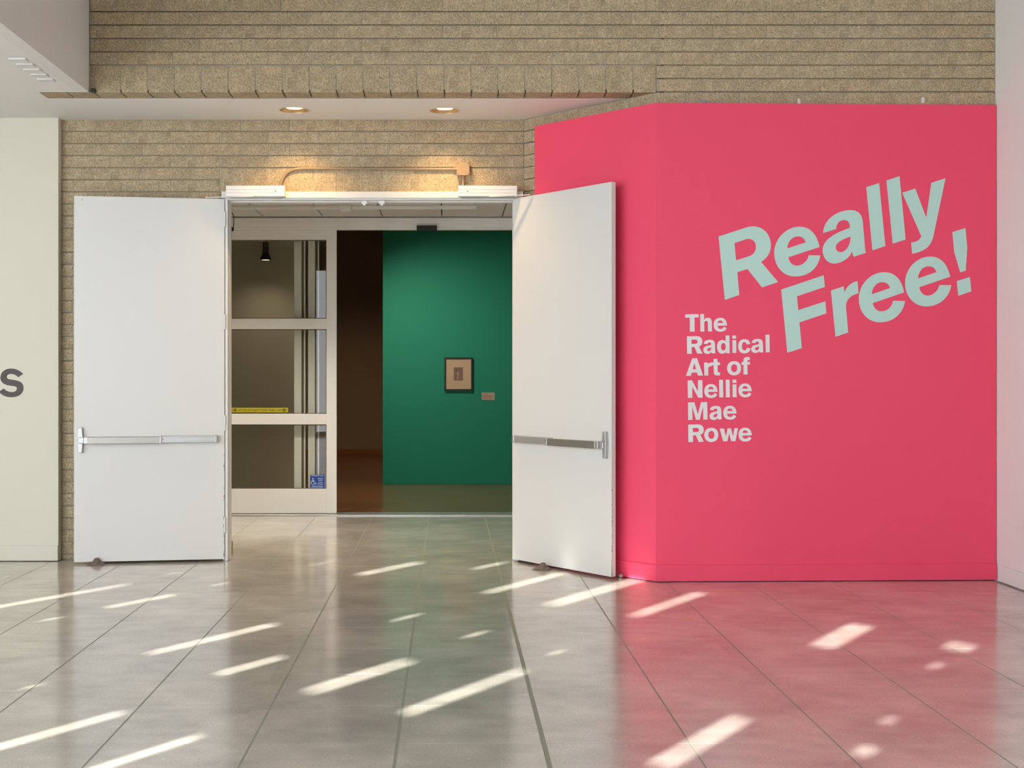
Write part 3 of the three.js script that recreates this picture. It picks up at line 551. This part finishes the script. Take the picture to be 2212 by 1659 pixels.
// ------------------------------------------------------------ lettering traced as outlines
function pathShapes(text, map) {                            // M, L, C, Z outlines; inner outlines become holes
  const subs = text.split('M').filter((q) => q.trim()).map((q) => {
    const p = new THREE.Path(); const parts = ('M' + q).match(/[MLC][^MLCZ]*/g);
    for (const part of parts) { const n = part.slice(1).trim().split(/[\s,]+/).map(Number), v = []; for (let i = 0; i < n.length; i += 2) v.push(map(n[i], n[i + 1])); if (part[0] === 'M') p.moveTo(v[0][0], v[0][1]); else if (part[0] === 'L') for (const q2 of v) p.lineTo(q2[0], q2[1]); else for (let i = 0; i + 2 < v.length + 0.5 && i + 2 <= v.length - 1; i += 3) p.bezierCurveTo(v[i][0], v[i][1], v[i + 1][0], v[i + 1][1], v[i + 2][0], v[i + 2][1]); }
    return p;
  });
  const out = [];
  for (const p of subs) {
    const pts = p.getPoints(14), box2 = new THREE.Box2().setFromPoints(pts);
    const host = out.find((s) => s.box.containsBox(box2));
    if (host) host.shape.holes.push(new THREE.Path(pts)); else out.push({ shape: new THREE.Shape(pts), box: box2 });
  }
  return out.map((s) => s.shape);
}
// frame of the long pink wall: origin at its left end, s along it
const PINK0 = [1.542, 9.36], pinkDir = unit(PINK0, [4.1, 9.436]);
const onPink = (x, y) => { const k = (x - CX) / FOCAL; const t = (k * PINK0[1] - PINK0[0]) / (pinkDir[0] - k * pinkDir[1]), d = PINK0[1] + t * pinkDir[1]; return [t, PY(y, d)]; };
function letter(parent, text, map, mat) { const g = new THREE.ExtrudeGeometry(pathShapes(text, map), { depth: 0.0009, bevelEnabled: false, curveSegments: 14 }); g.translate(0, 0, 0.0006); return mesh('letter', g, mat, parent); }
function pinkGroup(name, label) { const g = group(name, label, 'lettering', [PINK0[0], 0, -PINK0[1]]); g.rotation.y = Math.atan2(pinkDir[1], pinkDir[0]); return g; }
{
  const z1 = (x, y) => onPink(1530 + x / 5.53, 360 + y / 5.53), z2 = (x, y) => onPink(1810 + x / 5.53, 360 + y / 5.53), z3 = (x, y) => onPink(1660 + x / 6.9133, 560 + y / 6.9133), z4 = (x, y) => onPink(1840 + x / 6.382, 470 + y / 6.382);
  const a = pinkGroup('title_lettering', 'big slanted mint green vinyl word Really on the pink wall');
  letter(a, 'M122,835 L450,727 C620,670 750,790 747,945 C745,1030 700,1095 630,1137 L833,1378 L642,1443 L467,1222 L346,1262 L370,1533 L197,1592 Z M312,914 L440,870 C520,845 568,890 568,958 C568,1020 535,1053 480,1072 L332,1120 Z', z1, M.mint);
  letter(a, 'M1328,960 C1296,800 1210,717 1090,717 C930,717 787,860 787,1030 C787,1190 890,1312 1040,1312 C1200,1312 1315,1210 1338,1060 L1197,1058 C1190,1125 1125,1182 1055,1182 C1000,1182 965,1140 957,1082 Z M944,977 C948,890 1005,833 1072,833 C1120,833 1152,862 1162,905 Z', z1, M.mint);
  letter(a, 'M-177,793 C-175,640 -20,519 150,519 C240,519 290,570 298,670 L325,990 C327,1010 330,1020 337,1028 L190,1077 C178,1065 173,1045 171,1008 C140,1100 30,1158 -45,1158 C-130,1158 -183,1080 -183,1000 C-183,880 -60,800 142,731 C140,670 125,638 75,638 C20,638 -21,680 -21,745 Z M150,835 C153,930 100,1020 28,1020 C-10,1020 -27,990 -27,965 C-27,905 60,865 150,835 Z', z2, M.mint);
  letter(a, 'M338,245 L492,196 L566,948 L412,1001 Z', z2, M.mint);
  letter(a, 'M579,165 L735,113 L808,870 L654,921 Z', z2, M.mint);
  letter(a, 'M767,312 L923,261 L1055,610 L1115,193 L1285,137 L1143,815 C1115,950 1050,1008 886,1041 L874,907 C950,898 980,870 995,830 Z', z2, M.mint);
  const b = pinkGroup('title_lettering', 'big slanted mint green vinyl word Free with exclamation mark on the pink wall');
  letter(b, 'M189,452 L823,240 L842,413 L425,553 L444,760 L848,628 L863,808 L461,943 L498,1326 L281,1397 Z', z3, M.mint);
  letter(b, 'M932,468 L1122,403 L1134,502 C1150,430 1220,345 1329,326 L1344,508 C1200,550 1155,610 1157,720 L1190,1094 L1000,1158 Z', z3, M.mint);
  letter(b, 'M2025,495 C1985,290 1880,193 1725,193 C1520,193 1347,380 1347,590 C1347,790 1480,942 1665,942 C1860,942 2010,815 2040,623 L1858,621 C1850,710 1770,778 1685,778 C1620,778 1570,730 1556,655 Z M1542,522 C1548,420 1610,343 1700,343 C1760,343 1800,375 1815,430 Z', z3, M.mint);
  letter(b, 'M1357,815 C1310,620 1215,537 1080,537 C890,537 733,710 733,900 C733,1090 860,1225 1025,1225 C1200,1225 1345,1105 1370,932 L1205,930 C1190,1015 1115,1075 1045,1075 C985,1075 940,1030 929,960 Z M912,840 C918,740 980,672 1058,672 C1110,672 1152,702 1165,752 Z', z4, M.mint);
  letter(b, 'M1366,783 L1522,732 L1545,968 L1525,1242 L1460,1264 L1388,1020 Z M1419,1367 L1576,1317 L1593,1490 L1437,1543 Z', z2, M.mint);
  const G = {
    T: 'M104,99 L254,95 L255,133 L208,134 L210,291 L157,292 L155,136 L104,137 Z',
    h: 'M272,95 L315,94 L316,160 C326,144 345,135 364,137 C390,140 402,160 402,190 L404,290 L360,290 L358,200 C358,180 350,172 340,172 C325,172 317,185 317,205 L318,291 L274,291 Z',
    e: 'M571,224 L466,226 C467,250 480,262 500,262 C518,262 530,253 536,237 L568,252 C560,278 535,293 498,293 C450,293 423,262 423,215 C423,168 452,137 497,137 C545,137 571,170 571,224 Z M466,196 L527,195 C526,178 515,167 498,167 C480,167 468,178 466,196 Z',
    R: 'M123,345 L225,343 C275,342 295,365 296,402 C297,432 282,450 258,459 L298,537 L240,538 L208,465 L176,466 L177,540 L125,541 Z M174,383 L214,382 C235,382 243,390 243,404 C243,420 235,428 215,428 L175,429 Z',
    a: 'M312,428 C315,398 340,383 378,383 C420,383 437,402 438,438 L440,500 C440,515 441,527 443,534 L402,535 C400,530 399,524 399,518 C388,532 372,541 352,541 C325,541 307,524 307,498 C307,468 328,455 360,450 C385,446 395,443 395,432 C395,420 388,414 375,414 C362,414 355,420 353,431 Z M396,466 C388,472 378,474 368,476 C355,479 350,486 350,495 C350,505 357,511 367,511 C384,511 396,498 396,466 Z',
    d: 'M555,336 L600,335 L602,534 L561,535 L560,517 C550,532 535,539 518,539 C482,539 461,508 461,462 C461,416 484,385 518,385 C533,385 547,391 556,403 Z M557,462 C557,436 548,420 532,420 C514,420 505,436 505,462 C505,488 514,503 531,503 C548,503 557,487 557,462 Z',
    i: 'M632,388 L676,387 L677,530 L634,531 Z M631,336 L674,335 L675,370 L632,371 Z',
    c: 'M832,430 L790,436 C788,420 780,410 766,410 C748,410 740,428 740,456 C740,484 749,502 767,502 C782,502 790,492 793,474 L835,480 C830,515 805,536 766,536 C722,536 696,504 696,457 C696,408 723,376 767,376 C804,376 829,396 832,430 Z',
    l: 'M1003,327 L1047,326 L1051,523 L1006,524 Z',
    A: 'M182,592 L237,590 L304,783 L248,784 L237,750 L176,752 L166,786 L112,788 Z M187,714 L227,713 L206,645 Z',
    r: 'M315,638 L358,637 L359,662 C366,643 382,635 402,637 L403,678 C375,676 362,688 362,712 L363,783 L318,784 Z',
    t: 'M421,598 L465,596 L466,636 L492,635 L493,666 L467,667 L468,735 C468,746 473,749 482,749 L493,748 L494,780 C486,782 478,783 468,783 C438,784 425,772 424,745 L422,668 L402,669 L402,638 L421,637 Z',
    o: 'M652,622 C700,622 730,655 730,702 C730,749 700,782 652,782 C604,782 573,749 573,702 C573,655 604,622 652,622 Z M652,658 C630,658 618,676 618,702 C618,728 630,746 652,746 C674,746 686,728 686,702 C686,676 674,658 652,658 Z',
    f: 'M757,772 L756,664 L735,664 L735,633 L756,632 L756,618 C756,590 772,576 802,576 C812,576 820,577 826,579 L826,612 C821,611 816,610 812,610 C803,610 800,614 800,624 L800,632 L829,631 L830,661 L801,662 L803,772 Z',
    N: 'M131,839 L180,838 L247,960 L247,836 L296,835 L299,1031 L251,1032 L182,908 L184,1033 L134,1034 Z',
    M: 'M135,1085 L207,1083 L246,1218 L281,1082 L351,1081 L354,1276 L307,1277 L304,1130 L266,1278 L225,1279 L183,1132 L186,1280 L138,1281 Z',
    w: 'M490,1378 L538,1377 L561,1468 L578,1376 L616,1375 L640,1467 L655,1374 L695,1373 L667,1518 L619,1519 L597,1430 L576,1519 L529,1520 Z',
  };
  const lines = [
    [['T', 0, 0], ['h', 0, 0], ['e', 0, 0]],
    [['R', 0, 0], ['a', 0, 0], ['d', 0, 0], ['i', 0, 0], ['c', 0, 0], ['a', 536, -10], ['l', 0, 0]],
    [['A', 0, 0], ['r', 0, 0], ['t', 0, 0], ['o', 0, 0], ['f', 0, 0]],
    [['N', 0, 0], ['e', -105, 742], ['l', -520, 505], ['l', -446, 504], ['i', 2, 495], ['e', 277, 735]],
    [['M', 0, 0], ['a', 70, 740], ['e', 107, 985]],
    [['R', 15, 988], ['o', -255, 746], ['w', 0, 0], ['e', 278, 1230]],
  ];
  const s = pinkGroup('subtitle_lettering', 'six short lines of white vinyl letters below the mint words on the pink wall');
  for (const line of lines) for (const [ch, dx, dy] of line) letter(s, G[ch], (x, y) => onPink(1460 + (x + dx) / 5.183, 660 + (y + dy) / 5.183), M.vinylWhite);
  const zs = (x, y) => [PX(x / 11.85, 10.4), PY(760 + y / 11.85, 10.4)];
  const sg = new THREE.ExtrudeGeometry(pathShapes('M595,563 L470,652 C420,600 350,565 285,565 C215,565 178,600 178,640 C178,680 205,697 250,704 C330,715 400,725 465,745 C555,775 604,835 604,920 C604,1070 480,1162 290,1162 C150,1162 50,1110 -30,1020 L97,937 C150,995 220,1030 305,1030 C385,1030 432,995 432,940 C432,905 405,885 360,880 C290,870 220,865 160,845 C60,810 12,750 12,665 C12,525 115,428 285,428 C410,428 500,475 595,563 Z', zs), { depth: 0.001, bevelEnabled: false });
  sg.translate(0, 0, -10.3993);
  thing('wall_letter', sg, M.vinylDark, 'dark grey vinyl letter S on the cream wall', 'lettering');
}

// ------------------------------------------------------------ small things
{ // rubber wedge under the left leaf
  const wedge = (w, h, dp) => { const s = new THREE.Shape([[-w / 2, 0], [w / 2, 0], [w / 2, 0.008], [w * 0.22, h * 0.45], [w * 0.06, h], [-w * 0.16, h * 0.9], [-w * 0.3, h * 0.4], [-w / 2, 0.008]].map(([x, y]) => new THREE.Vector2(x, y))); const g = new THREE.ExtrudeGeometry(s, { depth: dp, bevelEnabled: true, bevelSize: 0.004, bevelThickness: 0.004, bevelSegments: 2 }); const p = g.attributes.position; for (let i = 0; i < p.count; i++) { const z = p.getZ(i) / dp; p.setY(i, Math.max(0.0005, p.getY(i) * (1 - 0.8 * Math.max(0, z)))); } g.translate(0, 0.0005, 0); g.computeVertexNormals(); return g; };
  const a = thing('door_wedge', wedge(0.12, 0.052, 0.09), M.rubber, 'brown rubber wedge under the leaf folded against the brick', 'door wedge'); a.position.set(PX(206, 10.17), 0, -10.225);
  const b = thing('door_wedge', wedge(0.125, 0.05, 0.08), M.rubber, 'grey brown rubber wedge under the leaf in front of the pink wall', 'door wedge'); b.position.set(PX(1174, 9.98), 0, -9.98); b.rotation.y = -0.5;
  const st = group('floor_stop', 'small bronze floor stop at the foot of the pink wall', 'door stop', [PX(1340, 9.5), 0, -9.49]);
  mesh('foot', (() => { const g = cyl(0.022, 0.025, 0.008, 20); g.translate(0, 0.0045, 0); return g; })(), M.bronze, st);
  mesh('post', (() => { const g = new RoundedBoxGeometry(0.026, 0.034, 0.03, 2, 0.008); g.translate(0, 0.025, 0); return g; })(), M.bronze, st);
  mesh('bumper', (() => { const g = cyl(0.013, 0.013, 0.012, 16); g.rotateX(Math.PI / 2); g.translate(-0.002, 0.03, 0.019); return g; })(), M.rubber, st);
}
thing('corner_clip', rbox(PX(197.5, 9.44), PX(206, 9.44), PY(200, 9.44), PY(191.5, 9.44), 9.425, 9.459, 0.003), M.black, 'tiny black plastic clip on the brick at the bulkhead corner', 'clip');
{ // scraps of tape left above the pink wall
  const blue = new THREE.MeshStandardMaterial({ name: 'blue_tape', color: lin(0.25, 0.33, 0.5), roughness: 0.8 }), white = new THREE.MeshStandardMaterial({ name: 'white_tape', color: lin(0.7, 0.7, 0.68), roughness: 0.8 });
  for (const [x, y, m, l] of [[1521, 219, blue, 'scrap of blue tape on the brick above the pink wall'], [1726, 217, white, 'scrap of white tape on the brick above the mint words'], [1994, 214.5, white, 'scrap of white tape on the brick near the right white wall']]) thing('tape_scrap', rbox(PX(x - 3.5, 9.455), PX(x + 3, 9.455), PY(y + 8, 9.455), PY(y - 4, 9.455), 9.4545, 9.459, 0.001), m, l, 'tape');
}

// ------------------------------------------------------------ lamps beyond the doorway
function ceilingLamp(x, d, label, power, tint) {
  const o = group('ceiling_lamp', label, 'lamp', [x, VEST_TOP, -d], { group: 'vestibule lamps' });
  mesh('housing', (() => { const g = cyl(0.12, 0.125, 0.022, 36); g.translate(0, -0.0115, 0); return g; })(), M.operatorWhite, o);
  mesh('lamp', (() => { const g = cyl(0.105, 0.105, 0.005, 36); g.translate(0, -0.0255, 0); return g; })(), M.lampGlow, o);
  const l = new THREE.SpotLight(tint, power, 0, 1.05, 1, 2); l.position.set(0, -0.04, 0); l.target.position.set(0, -1, 0); l.castShadow = true; l.shadow.radius = 4; l.name = 'lamp_light';
  o.add(l, l.target);
}
ceilingLamp(-2.1, 12.25, 'flat round ceiling lamp in the vestibule before the sliding glass leaf', 22, lin(1, 0.88, 0.72));
ceilingLamp(-0.3, 12.25, 'flat round ceiling lamp in the vestibule in front of the green wall', 11, lin(1, 0.9, 0.76));
function trackLight(x, y, d, aim, power, label, angle, tint = lin(1, 0.86, 0.68), lens = M.lampGlow) {
  const o = group('track_light', label, 'track light', [x, y, -d]);
  mesh('stem', (() => { const g = cyl(0.008, 0.008, 4.29 - y, 10); g.translate(0, (4.29 - y) / 2, 0); return g; })(), M.black, o);
  mesh('head', (() => { const g = cyl(0.036, 0.036, 0.13, 24, false); g.translate(0, 0.0, 0); return g; })(), M.black, o);
  mesh('shade', new THREE.LatheGeometry([[0.036, -0.06], [0.066, -0.13], [0.068, -0.15], [0.06, -0.15], [0.03, -0.066]].map(([a, b]) => new THREE.Vector2(a, b)), 32), M.black, o);
  mesh('lamp', (() => { const g = cyl(0.052, 0.052, 0.006, 28); g.translate(0, -0.142, 0); return g; })(), lens, o);
  const s = new THREE.SpotLight(tint, power, 0, angle, 0.9, 2); s.position.set(0, -0.16, 0); s.target.position.set(aim[0] - x, aim[1] - y, -(aim[2] - d)); s.castShadow = true; s.shadow.radius = 2; s.name = 'track_lamp_light';
  o.add(s, s.target);
}
trackLight(PX(574, 15.1), PY(535, 15.1), 15.1, [-2.4, 0, 15.12], 0.75, 'black track light seen through the glass of the sliding door', 1.2);
trackLight(-1.2, 3.9, 15.9, [0.9, -1.0, 17.4], 20, 'black track light aimed at the framed picture on the green wall', 1.03, lin(1, 0.92, 0.8));
trackLight(-2.3, 3.9, 20.5, [-1.8, 0, 22.2], 6, 'black track light over the dim end of the gallery', 0.95, lin(1, 0.62, 0.34));

renderer.render(scene, camera);
